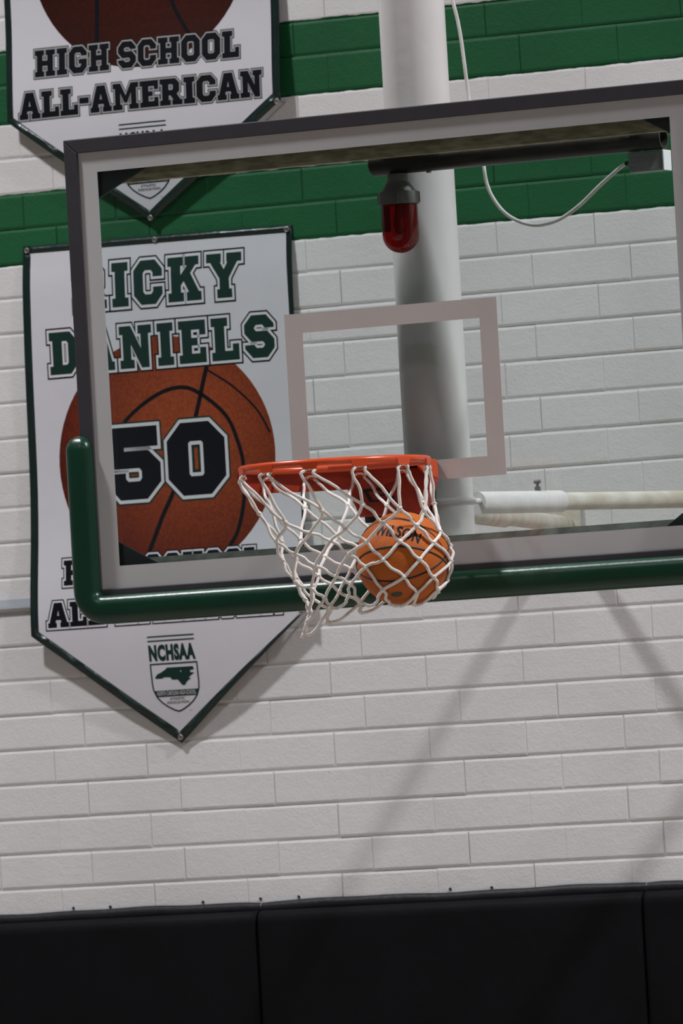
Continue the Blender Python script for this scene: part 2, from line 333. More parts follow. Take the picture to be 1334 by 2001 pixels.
# ------------------------------------------------------------------ slab-serif block letters
G = {
'I': (5, [[(0,0),(5,0),(5,2),(4,2),(4,8),(5,8),(5,10),(0,10),(0,8),(1,8),(1,2),(0,2)]]),
'H': (10, [[(0,0),(4.6,0),(4.6,2),(3.8,2),(3.8,4),(6.2,4),(6.2,2),(5.4,2),(5.4,0),(10,0),(10,2),(9,2),(9,8),(10,8),(10,10),(5.4,10),(5.4,8),(6.2,8),(6.2,6),(3.8,6),(3.8,8),(4.6,8),(4.6,10),(0,10),(0,8),(1,8),(1,2),(0,2)]]),
'L': (8.2, [[(0,0),(8.2,0),(8.2,3.8),(6.3,3.8),(6.3,2.2),(4,2.2),(4,8),(5,8),(5,10),(0,10),(0,8),(1,8),(1,2),(0,2)]]),
'E': (8.4, [[(0,0),(8.4,0),(8.4,3.6),(6.5,3.6),(6.5,2.2),(4,2.2),(4,4.1),(5.9,4.1),(5.9,5.9),(4,5.9),(4,7.8),(6.5,7.8),(6.5,6.5),(8.4,6.5),(8.4,10),(0,10),(0,8),(1,8),(1,2),(0,2)]]),
'D': (8.8, [[(0,0),(6.6,0),(8.8,2.2),(8.8,7.8),(6.6,10),(0,10),(0,8),(1,8),(1,2),(0,2)], [(4,2.2),(4,7.8),(5.4,7.8),(5.9,7.3),(5.9,2.7),(5.4,2.2)]]),
'C': (8.8, [[(2.2,0),(6.6,0),(8.8,2.2),(8.8,3.9),(5.9,3.9),(5.9,2.9),(5.3,2.3),(3.5,2.3),(2.9,2.9),(2.9,7.1),(3.5,7.7),(5.3,7.7),(5.9,7.1),(5.9,6.2),(8.8,6.2),(8.8,7.8),(6.6,10),(2.2,10),(0,7.8),(0,2.2)]]),
'O': (8.8, [[(2.2,0),(6.6,0),(8.8,2.2),(8.8,7.8),(6.6,10),(2.2,10),(0,7.8),(0,2.2)], [(2.9,2.9),(2.9,7.1),(3.4,7.6),(5.4,7.6),(5.9,7.1),(5.9,2.9),(5.4,2.4),(3.4,2.4)]]),
'0': (9.4, [[(2.4,0),(7.0,0),(9.4,2.4),(9.4,7.6),(7.0,10),(2.4,10),(0,7.6),(0,2.4)], [(3.5,2.9),(3.5,7.1),(3.8,7.4),(5.6,7.4),(5.9,7.1),(5.9,2.9),(5.6,2.6),(3.8,2.6)]]),
'S': (8.8, [[(0,3.1),(0,2.2),(2.2,0),(6.6,0),(8.8,2.2),(8.8,4.2),(6.8,6.2),(3.5,6.2),(2.9,6.8),(2.9,7.1),(3.5,7.7),(5.3,7.7),(5.9,7.1),(5.9,6.9),(8.8,6.9),(8.8,7.8),(6.6,10),(2.2,10),(0,7.8),(0,5.8),(2,3.8),(5.3,3.8),(5.9,3.2),(5.9,2.9),(5.3,2.3),(3.5,2.3),(2.9,2.9),(2.9,3.1)]]),
'G': (8.8, [[(2.2,0),(6.6,0),(8.8,2.2),(8.8,5.2),(4.8,5.2),(4.8,3.5),(5.9,3.5),(5.9,2.9),(5.3,2.3),(3.5,2.3),(2.9,2.9),(2.9,7.1),(3.5,7.7),(5.3,7.7),(5.9,7.1),(5.9,6.4),(8.8,6.4),(8.8,7.8),(6.6,10),(2.2,10),(0,7.8),(0,2.2)]]),
'K': (10.2, [[(0,0),(4.8,0),(4.8,2),(4,2),(4,3.6),(4.9,4.5),(6.4,2),(5.7,2),(5.7,0),(10.2,0),(10.2,2),(9.5,2),(7,6.2),(8.6,8),(9.6,8),(9.6,10),(5.4,10),(5.4,8),(6,8),(4,5.9),(4,8),(4.8,8),(4.8,10),(0,10),(0,8),(1,8),(1,2),(0,2)]]),
'Y': (10.4, [[(3,0),(7.4,0),(7.4,2),(6.6,2),(6.6,4.4),(9.2,8),(10.4,8),(10.4,10),(6,10),(6,8),(6.3,8),(5.2,6.4),(4.1,8),(4.4,8),(4.4,10),(0,10),(0,8),(1.2,8),(3.8,4.4),(3.8,2),(3,2)]]),
'R': (10, [[(0,0),(4.8,0),(4.8,2),(4,2),(4,3.6),(4.8,3.6),(6,2),(5.5,2),(5.5,0),(10,0),(10,2),(9.2,2),(7.6,4.1),(8.8,5.2),(8.8,8.2),(7,10),(0,10),(0,8),(1,8),(1,2),(0,2)], [(4,5.7),(4,7.8),(5.5,7.8),(5.9,7.4),(5.9,6.1),(5.5,5.7)]]),
'A': (10, [[(0,0),(4.2,0),(4.2,2),(3.6,2),(3.9,3),(6.1,3),(6.4,2),(5.8,2),(5.8,0),(10,0),(10,2),(9.3,2),(6.9,10),(3.1,10),(.7,2),(0,2)], [(4.5,4.8),(5,6.9),(5.5,4.8)]]),
'N': (10, [[(0,0),(4.4,0),(4.4,2),(3.5,2),(3.5,5.6),(6.6,0),(9,0),(9,8),(10,8),(10,10),(5.8,10),(5.8,8),(6.6,8),(6.6,4.6),(3.6,10),(0,10),(0,8),(1,8),(1,2),(0,2)]]),
'M': (12, [[(0,0),(4.4,0),(4.4,2),(3.5,2),(3.5,6.2),(5.3,2.6),(6.7,2.6),(8.5,6.2),(8.5,2),(7.6,2),(7.6,0),(12,0),(12,2),(11,2),(11,8),(12,8),(12,10),(8.4,10),(6,5.4),(3.6,10),(0,10),(0,8),(1,8),(1,2),(0,2)]]),
'5': (9.0, [[(0,3.7),(0,2.4),(2.3,0),(6.7,0),(9,2.3),(9,4.9),(7.1,6.7),(3.2,6.7),(3.2,7.2),(8.7,7.2),(8.7,10),(0,10),(0,5.3),(1.5,4.3),(5.5,4.3),(5.9,3.9),(5.9,2.9),(5.5,2.5),(3.7,2.5),(3.3,2.9),(3.3,3.7)]]),
'-': (4.4, [[(0,3.9),(4.4,3.9),(4.4,6.1),(0,6.1)]]),
}
def letters(mb, text, x0, x1, z0, z1, o1, o2, layers, gap=None, mats=(0, 1, 2), word=6.0):
    """block lettering; x0..z1 bound the outermost outline; o1 and o2 are the inner and outer outline widths in tenths of the cap height"""
    gap = 2*o2*.86 if gap is None else gap
    adv = []; x = 0
    for ch in text:
        if ch == ' ': x += word; continue
        adv.append((ch, x)); x += G[ch][0]+gap
    wtot = x-gap
    sx = (x1-x0)/(wtot+2*o2); sz = (z1-z0)/(10+2*o2)
    for ch, xo in adv:
        loops = G[ch][1]
        def T(p): return (x0+(p[0]+xo+o2)*sx, z0+(p[1]+o2)*sz)
        tess = geometry.tessellate_polygon([[Vector((p[0], p[1], 0)) for p in lp] for lp in loops])
        flat = [p for lp in loops for p in lp]
        for off, lay, mi in ((o2, layers[0], mats[0]), (o1, layers[1], mats[1]), (0, layers[2], mats[2])):
            mb.add([(T(p)[0], lay, T(p)[1]) for p in flat], [tuple(f) for f in tess], False, mi)
            if off == 0: continue
            for li, lp in enumerate(loops):
                n = len(lp); a = sum(lp[i][0]*lp[(i+1)%n][1]-lp[(i+1)%n][0]*lp[i][1] for i in range(n))
                sgn = 1 if (a > 0) == (li == 0) else -1
                off2 = off if li == 0 else (min(off, .80) if ch != '0' else (.50 if off == o1 else .92))
                nr = []
                for i in range(n):
                    dx, dz = lp[(i+1)%n][0]-lp[i][0], lp[(i+1)%n][1]-lp[i][1]; l = math.hypot(dx, dz); nr.append((dz/l*sgn, -dx/l*sgn))
                ex = []
                for i in range(n):
                    n0, n1 = nr[i-1], nr[i]; k = 1+n0[0]*n1[0]+n0[1]*n1[1]; k = max(k, .45)
                    ex.append((lp[i][0]+(n0[0]+n1[0])/k*off2, lp[i][1]+(n0[1]+n1[1])/k*off2))
                for i in range(n):
                    j = (i+1) % n
                    q = [T(lp[i]), T(lp[j]), T(ex[j]), T(ex[i])]
                    mb.add([(p[0], lay, p[1]) for p in q], [(0,1,2,3)], False, mi)
def font_into(mb, text, x0, x1, z0, z1, lay, mi, bold=0.0, space=1.0):
    cu = bpy.data.curves.new('t', 'FONT'); cu.body = text; cu.size = 1; cu.resolution_u = 3; cu.offset = bold; cu.space_character = space
    o = bpy.data.objects.new('t', cu); COL.objects.link(o)
    dg = bpy.context.evaluated_depsgraph_get(); me = bpy.data.meshes.new_from_object(o.evaluated_get(dg))
    xs = [v.co.x for v in me.vertices]; ys = [v.co.y for v in me.vertices]
    ax, bx, ay, by = min(xs), max(xs), min(ys), max(ys)
    mb.add([(x0+(v.co.x-ax)/(bx-ax)*(x1-x0), lay, z0+(v.co.y-ay)/(by-ay)*(z1-z0)) for v in me.vertices], [tuple(p.vertices) for p in me.polygons], False, mi)
    bpy.data.objects.remove(o); bpy.data.meshes.remove(me); bpy.data.curves.remove(cu)
def poly(mb, pts, lay, mi):
    t = geometry.tessellate_polygon([[Vector((p[0], p[1], 0)) for p in pts]]); mb.add([(p[0], lay, p[1]) for p in pts], [tuple(f) for f in t], False, mi)
def ribbon(mb, pts, w, lay, mi, closed=False):
    P = [Vector((p[0], p[1])) for p in pts]; n = len(P); Lf = []; Rt = []
    ws = w if isinstance(w, (list, tuple)) else [w]*n
    for i in range(n):
        if closed: a, b = (P[i]-P[i-1]).normalized(), (P[(i+1)%n]-P[i]).normalized()
        else: a = (P[i]-P[max(i-1,0)]).normalized() if i else (P[1]-P[0]).normalized(); b = (P[min(i+1,n-1)]-P[i]).normalized() if i < n-1 else a
        n0, n1 = Vector((-a.y, a.x)), Vector((-b.y, b.x)); k = max(1+n0.dot(n1), .5); mm = (n0+n1)/k
        Lf.append(P[i]+mm*ws[i]/2); Rt.append(P[i]-mm*ws[i]/2)
    for i in range(n if closed else n-1):
        j = (i+1) % n; q = [Lf[i], Rt[i], Rt[j], Lf[j]]; mb.add([(p[0], lay, p[1]) for p in q], [(0,1,2,3)], False, mi)

# ------------------------------------------------------------------ banners (printed vinyl; layers are tenths of a millimetre proud)
def banner(label, dX, dZ, outl, inn, top, style, bprint, seed, tipz):
    rnd = random.Random(seed)
    t = thing('hanging_banner', label, 'banner', (-1.74+dX, WY-.02, outl[3][1]), 'championship banners')
    gx = [-2.25+dX+.035*i for i in range(31)]; gz = [2.3+dZ+.04*i for i in range(42)]
    ph = rnd.uniform(0, 6)
    fx = [.0045*sin(x*7.5+ph)+.002*sin(x*17+ph*2) for x in gx]
    gzv = []
    for z in gz:
        h = (z-2.3755-dZ)/1.48
        gzv.append(.018 + .026*math.exp(-((h-.24)/.16)**2) - .012*math.exp(-(h/.06)**2) - .012*math.exp(-((h-1)/.05)**2) + .002*sin(z*9+ph))
    def interp(a, g, v):
        i = min(max(int((v-g[0])/(g[1]-g[0])), 0), len(g)-2); u = (v-g[i])/(g[i+1]-g[i]); return a[i]*(1-u)+a[i+1]*u
    def depth(x, z): return WY-.006-interp(gzv, gz, z)-interp(fx, gx, x)
    def finish(mb, name, mats):
        bm = bmesh.new(); vv = [bm.verts.new(v) for v in mb.v]
        for f, mi in zip(mb.f, mb.mi):
            try: fc = bm.faces.new([vv[i] for i in f]); fc.material_index = mi
            except ValueError: pass
        xs = [v.co.x for v in bm.verts]; zs = [v.co.z for v in bm.verts]; a0, a1, b0, b1 = min(xs), max(xs), min(zs), max(zs)
        for g in gx:
            if a0 < g < a1: bmesh.ops.bisect_plane(bm, geom=bm.verts[:]+bm.edges[:]+bm.faces[:], dist=1e-6, plane_co=(g,0,0), plane_no=(1,0,0))
        for g in gz:
            if b0 < g < b1: bmesh.ops.bisect_plane(bm, geom=bm.verts[:]+bm.edges[:]+bm.faces[:], dist=1e-6, plane_co=(0,0,g), plane_no=(0,0,1))
        for v in bm.verts: v.co.y = depth(v.co.x, v.co.z)-v.co.y*1e-4
        bmesh.ops.recalc_face_normals(bm, faces=bm.faces[:])
        for f in bm.faces:
            if f.normal.y > 0: f.normal_flip()
            f.smooth = name in ('sheet', 'hem')
        me = bpy.data.meshes.new(name); bm.to_mesh(me); bm.free()
        for q in mats: me.materials.append(q)
        og = Vector(t.location)
        for v in me.vertices: v.co -= og
        o = bpy.data.objects.new(name, me); COL.objects.link(o); o.parent = t
        return o
    m = MB(); poly(m, inn, 0, 0); finish(m, 'sheet', [BVINYL])
    m = MB(); n = len(outl)
    for i in range(n):
        j = (i+1) % n
        m.add([(outl[i][0],1,outl[i][1]), (outl[j][0],1,outl[j][1]), (inn[j][0],1,inn[j][1]), (inn[i][0],1,inn[i][1])], [(0,1,2,3)])
    h = finish(m, 'hem', [HEM]); h['label'] = 'dark green hem'
    md = h.modifiers.new('thick', 'SOLIDIFY'); md.thickness = .004; md.offset = -1
    # printed basketball
    c = (-1.738+dX, 0, 3.205+dZ); R = .354
    m = MB(); poly(m, [(c[0]+R*cos(a*pi/36), c[2]+R*sin(a*pi/36)) for a in range(72)], 2, 0)
    for pts, w in bprint: ribbon(m, [(p.x, p.y) for p in catmull([(q[0], q[1], 0) for q in pts], 6)], w, 4, 1)
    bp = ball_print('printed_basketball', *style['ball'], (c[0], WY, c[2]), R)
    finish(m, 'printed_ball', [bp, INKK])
    A = lambda x0, x1, z0, z1: (x0+dX, x1+dX, z0+dZ, z1+dZ)
    name_m = [INKK, INKW, INKG]; sub_m = style['sub']
    m = MB(); letters(m, 'RICKY', *A(-2.0194, -1.4466, 3.641, 3.797), .62, 1.0, (6, 8, 10)); finish(m, 'lettering', name_m)
    m = MB(); letters(m, 'DANIELS', *A(-2.113, -1.3541, 3.460, 3.609), .62, 1.0, (6, 8, 10)); finish(m, 'lettering', name_m)
    m = MB(); letters(m, '50', *A(-1.952, -1.527, 3.075, 3.3175), .48, .72, (6, 8, 10), gap=1.2); finish(m, 'lettering', [INKG, INKW, INKK])
    m = MB(); letters(m, 'HIGH SCHOOL', *A(-2.096, style['hsx'], 2.845, 2.937), *style['o'], (6, 8, 10), gap=.9, word=3.6); finish(m, 'lettering', sub_m)
    m = MB(); letters(m, 'ALL-AMERICAN', *A(-2.152, style['aax'], 2.724, 2.815), *style['o'], (6, 8, 10), gap=.7); finish(m, 'lettering', sub_m)
    # association crest
    m = MB(); xl, xr = -1.8185+dX, -1.6645+dX; zz = 2.6075+dZ
    for k in (0, 1): poly(m, [(xl, 2.6855+dZ-.0125*k), (xr, 2.6855+dZ-.0125*k), (xr, 2.6895+dZ-.0125*k), (xl, 2.6895+dZ-.0125*k)], 6, 0)
    font_into(m, 'NCHSAA', xl+.001, xr, 2.6155+dZ, 2.664+dZ, 6, 0, .062, 1.12)
    xl += .003; xr += .001; cxm = (xl+xr)/2
    side = lambda s: [(cxm+s*.0765, zz), (cxm+s*.0765, 2.552+dZ), (cxm+s*.0745, 2.532+dZ), (cxm+s*.066, 2.512+dZ), (cxm+s*.052, 2.496+dZ), (cxm+s*.034, 2.483+dZ), (cxm+s*.015, 2.473+dZ)]
    outline = side(-1)+[(cxm, 2.4675+dZ)]+side(1)[::-1]
    ribbon(m, outline, .0042, 6, 0, True)
    poly(m, [(cxm-.0745, 2.530+dZ), (cxm+.0745, 2.530+dZ), (cxm+.066, 2.512+dZ), (cxm-.066, 2.512+dZ)], 6, 0)
    font_into(m, 'NORTH CAROLINA HIGH SCHOOL', cxm-.064, cxm+.064, 2.5155+dZ, 2.5275+dZ, 9, 1)
    font_into(m, 'ATHLETIC', cxm-.025, cxm+.025, 2.5015+dZ, 2.5085+dZ, 6, 2, .01)
    font_into(m, 'ASSOCIATION', cxm-.036, cxm+.037, 2.4905+dZ, 2.4980+dZ, 6, 2, .01)
    font_into(m, 'TM', cxm+.034, cxm+.042, 2.4670+dZ, 2.4700+dZ, 6, 2)
    state = [(-1.8063,2.568),(-1.7986,2.5777),(-1.7842,2.5831),(-1.7696,2.5909),(-1.764,2.596),(-1.6779,2.5957),(-1.6759,2.5862),(-1.6874,2.5853),(-1.6904,2.5793),(-1.6756,2.5769),(-1.6921,2.5669),(-1.6959,2.5624),(-1.6872,2.5611),(-1.698,2.5563),(-1.7054,2.5505),(-1.7094,2.5429),(-1.7191,2.5427),(-1.7329,2.5599),(-1.7514,2.5602),(-1.7562,2.5675),(-1.7763,2.5686),(-1.7836,2.5651),(-1.8038,2.5658)]
    poly(m, [(x+dX+.001, z+dZ) for x, z in state], 6, 0)
    poly(m, [(-1.7188+dX+.0026*(1 if k % 2 else .45)*cos(pi*k/5), 2.5833+dZ+.0026*(1 if k % 2 else .45)*sin(pi*k/5)) for k in range(10)], 9, 1)
    finish(m, 'crest_print', [INKG, INKW, INKK])
    mid = (outl[0][0]+outl[1][0])/2
    for gx_, gz_ in ((outl[0][0]+.014, outl[0][1]-.013), (mid, (outl[0][1]+outl[1][1])/2-.012), (outl[1][0]-.014, outl[1][1]-.013), (outl[2][0]-.010, outl[2][1]-.004), (outl[3][0], tipz)):
        y = depth(gx_, gz_)-.004
        m = MB(); m.tube([(gx_+.0065*cos(a*pi/8), y, gz_+.0065*sin(a*pi/8)) for a in range(16)], .0022, 6, True)
        m.tube([(gx_, WY+.004, gz_), (gx_, y-.002, gz_)], [.0032, .0032], 8); m.build('grommet', CHROME, t)
    return t
low_out = [(-2.1785, 3.8575), (-1.2975, 3.8500), (-1.3040, 2.7350), (-1.7440, 2.3755), (-2.2010, 2.7130)]
low_in = [(-2.1540, 3.8345), (-1.3150, 3.8275), (-1.3062, 2.7385), (-1.7450, 2.4100), (-2.1755, 2.7245)]
seams_low = [([(-1.5836,3.4614),(-1.6002,3.4106),(-1.6294,3.3204),(-1.6700,3.2150),(-1.7186,3.1033),(-1.7566,3.0343),(-1.8056,2.9257)], .0135),
             ([(-1.985,3.02),(-1.968,3.14),(-1.9169,3.2394),(-1.861,3.3222),(-1.7643,3.3854),(-1.6791,3.406),(-1.6135,3.3848),(-1.5345,3.3166),(-1.5011,3.2399),(-1.486,3.1647),(-1.4889,3.0684),(-1.5095,2.9808),(-1.5393,2.9308)], .0115),
             ([(-1.5842,3.451),(-1.5044,3.3961),(-1.4342,3.3242),(-1.3972,3.2548)], .006)]
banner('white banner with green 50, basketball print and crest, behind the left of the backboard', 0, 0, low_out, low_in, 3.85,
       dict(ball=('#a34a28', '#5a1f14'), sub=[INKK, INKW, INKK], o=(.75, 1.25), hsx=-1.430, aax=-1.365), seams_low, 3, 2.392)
uX, uZ = .004, 1.4935
up_out = [(-2.190, 3.8575+uZ), (-1.280, 3.8500+uZ), (-1.288, 4.2085), (-1.7420, 3.8955), (-2.1845, 4.2215)]
up_in = [(-2.165, 3.8345+uZ), (-1.312, 3.8275+uZ), (-1.312, 4.2290), (-1.7420, 3.9260), (-2.1640, 4.2330)]
seams_up = [([(-1.82,4.99),(-1.862,4.78),(-1.8749,4.5544),(-1.8806,4.4124),(-1.882,4.37)], .0135), ([(-1.70,4.80),(-1.64,4.65),(-1.632,4.5313),(-1.5725,4.4138)], .0115)]
banner('white pointed banner hanging highest on the wall, its tip above the other banner', uX, uZ, up_out, up_in, 5.34,
       dict(ball=('#4a1a0e', '#38140b'), sub=[INKK, INKGREY, INKK], o=(.55, .85), hsx=-1.416, aax=-1.343), seams_up, 11, 3.905)

# ------------------------------------------------------------------ backboard
bb = thing('backboard', 'rectangular glass basketball backboard with grey frame and green edge padding', 'backboard', (0, 0, 2.735))
XL, XR, ZT, ZB = -.9214, .9214, 3.9631, 2.7360
fl, ft = .0395, .0375
m = MB(); m.box(XL+.02, XR-.02, -.006, .006, ZB+.02, ZT-.02); g = m.build('glass_pane', GLASS, bb)
def bar(q):
    m = MB(); m.prism(q, -.014, .046); o = m.build('frame_rail', FRAME, bb)
    b = o.modifiers.new('b', 'BEVEL'); b.width = .0025; b.segments = 2; return o
e = .0007
bar([(XL, ZT-e), (XL+fl, ZT-ft-e), (XL+fl, ZB+fl+e), (XL, ZB+e)])
bar([(XR, ZT-e), (XR, ZB+e), (XR-fl, ZB+fl+e), (XR-fl, ZT-ft-e)])
bar([(XL, ZT), (XR, ZT), (XR-fl, ZT-ft), (XL+fl, ZT-ft)])
bar([(XL, ZB), (XL+fl, ZB+fl), (XR-fl, ZB+fl), (XR, ZB)])
cl = (-.8280, .8180, 2.8345, 3.8725)
def ringframe(x0, x1, z0, z1, X0_, X1_, Z0_, Z1_, name, mt, ya, yb):
    m = MB()
    for q in ([(x0,z1),(x1,z1),(X1_,Z1_),(X0_,Z1_)], [(x0,z0),(X0_,Z0_),(X1_,Z0_),(x1,z0)], [(x0,z0),(x0,z1),(X0_,Z1_),(X0_,Z0_)], [(x1,z0),(X1_,Z0_),(X1_,Z1_),(x1,z1)]):
        m.prism(q, ya, yb)
    return m.build(name, mt, bb)
o = ringframe(cl[0], cl[1], cl[2], cl[3], XL+fl-.004, XR-fl+.004, ZB+fl-.004, ZT-ft+.004, 'border_print', PRINT, -.0072, -.0062); o['label'] = 'white printed border'
IN = .0254
o = ringframe(-10*IN, 10*IN, 3.048, 3.048+14*IN, -12*IN, 12*IN, 3.048-2*IN, 3.048+16*IN, 'target_square', PRINT2, -.0072, -.0062); o['label'] = 'white target square'
for q in ([(-.884,3.925),(-.590,3.925),(-.884,3.782)], [(.884,3.925),(.884,3.790),(.645,3.925)], [(-.884,2.785),(-.884,2.9240),(-.634,2.785)], [(.884,2.785),(.660,2.785),(.884,2.935)]):
    m = MB(); m.prism(q, .012, .018); m.build('corner_gusset', GUSSET, bb)
m = MB(); m.box(-.88, .88, .0185, .05, 3.8400, 3.9000); o = m.build('rear_channel', TANSTEEL, bb); o['label'] = 'dusty tan top channel'
m = MB(); pf = [(.0185,2.79),(.05,2.79),(.05,2.8525),(.036,2.8525),(.0185,2.8345)]
m.add([(x, y, z) for x in (-.88, .88) for y, z in pf], [(0,1,2,3,4), (9,8,7,6,5)]+[(i, i+5, (i+1)%5+5, (i+1)%5) for i in range(5)]); o = m.build('rear_channel', GREYSTEEL, bb); o['label'] = 'dusty grey bottom channel'
# green moulded edge pad wrapped round the lower corners
m = MB(); path = []
def arc(cx, cz, r, a0, a1, n=10): return [(cx+r*cos(radians(a0+(a1-a0)*i/n)), cz+r*sin(radians(a0+(a1-a0)*i/n))) for i in range(n+1)]
px, pz, rc = .9225, 2.7215, .052
path = [(-px, 3.1450), (-px, 3.05), (-px, 2.9)]+arc(-px+rc, pz+rc, rc, 180, 270)+[(-.5, pz), (0, pz), (.5, pz)]+arc(px-rc, pz+rc, rc, 270, 360)+[(px, 2.9), (px, 3.05), (px, 3.1450)]
hw, hd, yc, cr_ = .0375, .048, .006, .026
prof = []
for cx, cy, a0 in ((hw-cr_, -(hd-cr_), 270), (hw-cr_, hd-cr_, 0), (-(hw-cr_), hd-cr_, 90), (-(hw-cr_), -(hd-cr_), 180)):
    for i in range(7): a = radians(a0+15*i); prof.append((cx+cr_*cos(a), cy+cr_*sin(a)))
P = [Vector((x, z)) for x, z in path]; n = len(prof); Vv = []; rows = 0
def addrow(p, nr, sc, lift=Vector((0,0))):
    for a, b in prof: q = p+lift+nr*a*sc; Vv.append((q.x, yc+b*(.35+.65*sc), q.y))
N_ = len(P)
for i in range(N_):
    t = (P[min(i+1,N_-1)]-P[max(i-1,0)]).normalized(); nr = Vector((t.y, -t.x))
    if i == 0:
        for s_, l_ in ((.02,.0375),(.38,.0350),(.70,.0270),(.92,.0145)): addrow(P[i], nr, s_, Vector((0,l_))); rows += 1
    addrow(P[i], nr, 1); rows += 1
    if i == N_-1:
        for s_, l_ in ((.92,.0145),(.70,.0270),(.38,.0350),(.02,.0375)): addrow(P[i], nr, s_, Vector((0,l_))); rows += 1
m.add(Vv, [(i*n+k, i*n+(k+1)%n, (i+1)*n+(k+1)%n, (i+1)*n+k) for i in range(rows-1) for k in range(n)], True)
o = m.build('edge_padding', PADGREEN, bb); o['label'] = 'green edge padding'

# ------------------------------------------------------------------ mast, braces, crossbar
mast = thing('support_mast', 'thick white round mast standing behind the backboard', 'mast', (0, .23, 2.76))
PR = .0865
m = MB(); m.tube([(0,.23,2.765), (0,.23,4.2), (0,.23,9.4)], PR, 48); m.build('pipe', WHITEPIPE, mast)
m = MB(); m.tube([(.0875*cos(a*pi/24), .23+.0875*sin(a*pi/24), 2.945+.004*cos(a*pi/24)) for a in range(48)], .0080, 8, True)
m.build('weld_band', WHITEPIPE, mast)
m = MB(); m.box(-.09, .09, .052, .15, 2.77, 2.84); m.build('mount_block', GREYSTEEL, mast)
m = MB(); m.box(-.055, .055, .052, .15, 3.866, 3.895); m.build('mount_block', GREYSTEEL, mast)
def brace(name, label, ang, z, s0, s1, e1, dirty):
    a = radians(ang); dv = Vector((cos(a), sin(a), 0)); A = Vector((0, .23, z))
    Ltot = (WY-.012-.23)/dv.y
    t = thing(name, label, 'brace', A+dv*.1)
    m = MB(); m.tube([A+dv*s0, A+dv*s1], .0295, 28); sl = m.build('sleeve', DIRTYPIPE if dirty else WHITEPIPE, t)
    m = MB(); m.tube([A+dv*(s1-.03), A+dv*(Ltot-.004)], .0235, 24); o = m.build('pipe', DIRTYPIPE, t); o['label'] = 'dust-stained pipe'
    b = A+dv*Ltot
    m = MB(); m.box(b.x-.055, b.x+.055, WY-.014, WY-.003, b.z-.07, b.z+.07); m.tube([b-dv*.03, b-dv*.002], .031, 24); m.build('wall_flange', DIRTYPIPE, t)
    if e1:
        q = A+dv*e1
        m = MB(); m.tube([q+Vector((0,0,.026)), q+Vector((0,0,.040))], .0085, 6); m.tube([q+Vector((0,0,.040)), q+Vector((0,0,.052))], .0042, 8)
        m.tube([q+Vector((-.0085,0,.0535)), q+Vector((.0085,0,.0535))], .0052, 6); m.build('locking_bolt', GREYCAST, sl)
        q = A+dv*(s0+.012)-dv.cross(Vector((0,0,1)))*(-.026)
        m = MB(); m.tube([A+dv*.092+dv.cross(Vector((0,0,1)))*.008+Vector((0,0,.004)), A+dv*(s0-.001)+dv.cross(Vector((0,0,1)))*.008+Vector((0,0,.004))], .0075, 10); m.build('pivot_pin', WHITEPIPE, t)
    return t
brace('wall_brace', 'white adjustable brace pipe with locking bolt, running right from the mast', 75, 2.944, .150, .490, .40, False)
brace('wall_brace', 'dusty stub-like brace just under the bolted brace pipe, ending at wall flange', 105, 2.930, .110, .95, None, True)

cb = thing('crossbar_pipe', 'dark steel pipe lying level behind the top of the glass', 'pipe', (.33, .100, 3.829))
m = MB(); seg = 32; xa, xb, ro, ri = -.078, .752, .0290, .0235
Vv = []
for x, r_ in ((xb-.25, ri), (xb, ri), (xb, ro), (xa+.006, ro), (xa, ro-.004), (xa, .001)):
    for k in range(seg): Vv.append((x, .100+r_*cos(2*pi*k/seg), 3.8295+r_*sin(2*pi*k/seg)))
m.add(Vv, [(i*seg+k, (i+1)*seg+k, (i+1)*seg+(k+1)%seg, i*seg+(k+1)%seg) for i in range(5) for k in range(seg)], True)
o = m.build('pipe', PIPEDARK, cb); es = o.modifiers.new('e', 'EDGE_SPLIT'); es.split_angle = radians(40)
for x in (.085, .69):
    m = MB(); m.tube([(x, .098, 3.8025), (x, .098, 3.7965)], .007, 6); m.build('bolt', CHROME, cb)
    m = MB(); m.box(x-.02, x+.02, .0505, .0705, 3.842, 3.872); m.build('clamp_block', GUSSET, cb)
m = MB(); m.tube([(.665, .0715, 3.842), (.665, .070, 3.842)], .006, 12); m.build('bolt', CHROME, cb)

gl = thing('goal_light', 'red domed goal lamp with grey cap hanging under the dark pipe', 'lamp', (0, .088, 3.80))
cxy = (-.001, .088)
m = MB(); m.lathe([(.001,3.8005),(.026,3.8005),(.0275,3.790),(.0275,3.781),(.034,3.772),(.045,3.756),(.047,3.7530),(.0525,3.7530),(.0530,3.7515),(.0530,3.7230),(.0515,3.7205),(.001,3.7205)], (*cxy, 0), 40)
o = capo = m.build('lamp_cap', GREYCAST, gl); es = o.modifiers.new('e', 'EDGE_SPLIT'); es.split_angle = radians(35)
for k in range(4):
    a = radians(20+90*k); m = MB(); m.tube([(cxy[0]+.0530*cos(a), cxy[1]+.0530*sin(a), 3.7515), (cxy[0]+.0530*cos(a), cxy[1]+.0530*sin(a), 3.7235)], .0028, 6); m.build('cap_rib', GREYCAST, capo)
pr = [(.0470, 3.7210), (.0474, 3.715), (.0474, 3.642)]+[(max(.0006, .0474*cos(radians(a))), 3.642-.0474*sin(radians(a))) for a in range(6, 91, 6)]
m = MB(); m.lathe(pr, (*cxy, 0), 40); m.build('red_dome', red_lens(), gl)
m = MB(); m.lathe([(.0005,3.7205),(.012,3.7205),(.012,3.700),(.016,3.690),(.019,3.668),(.015,3.648),(.0005,3.642)], (*cxy, 0), 20); m.build('bulb', mat('frosted_bulb', (.5,.42,.38), .4), gl)
jb = thing('junction_box', 'grey metal junction box under the right end of the dark pipe', 'electrical box', (.706, .115, 3.747))
m = MB(); m.box(.652, .748, .092, .136, 3.7475, 3.7985); o = body = m.build('box_body', BOXGREY, jb)
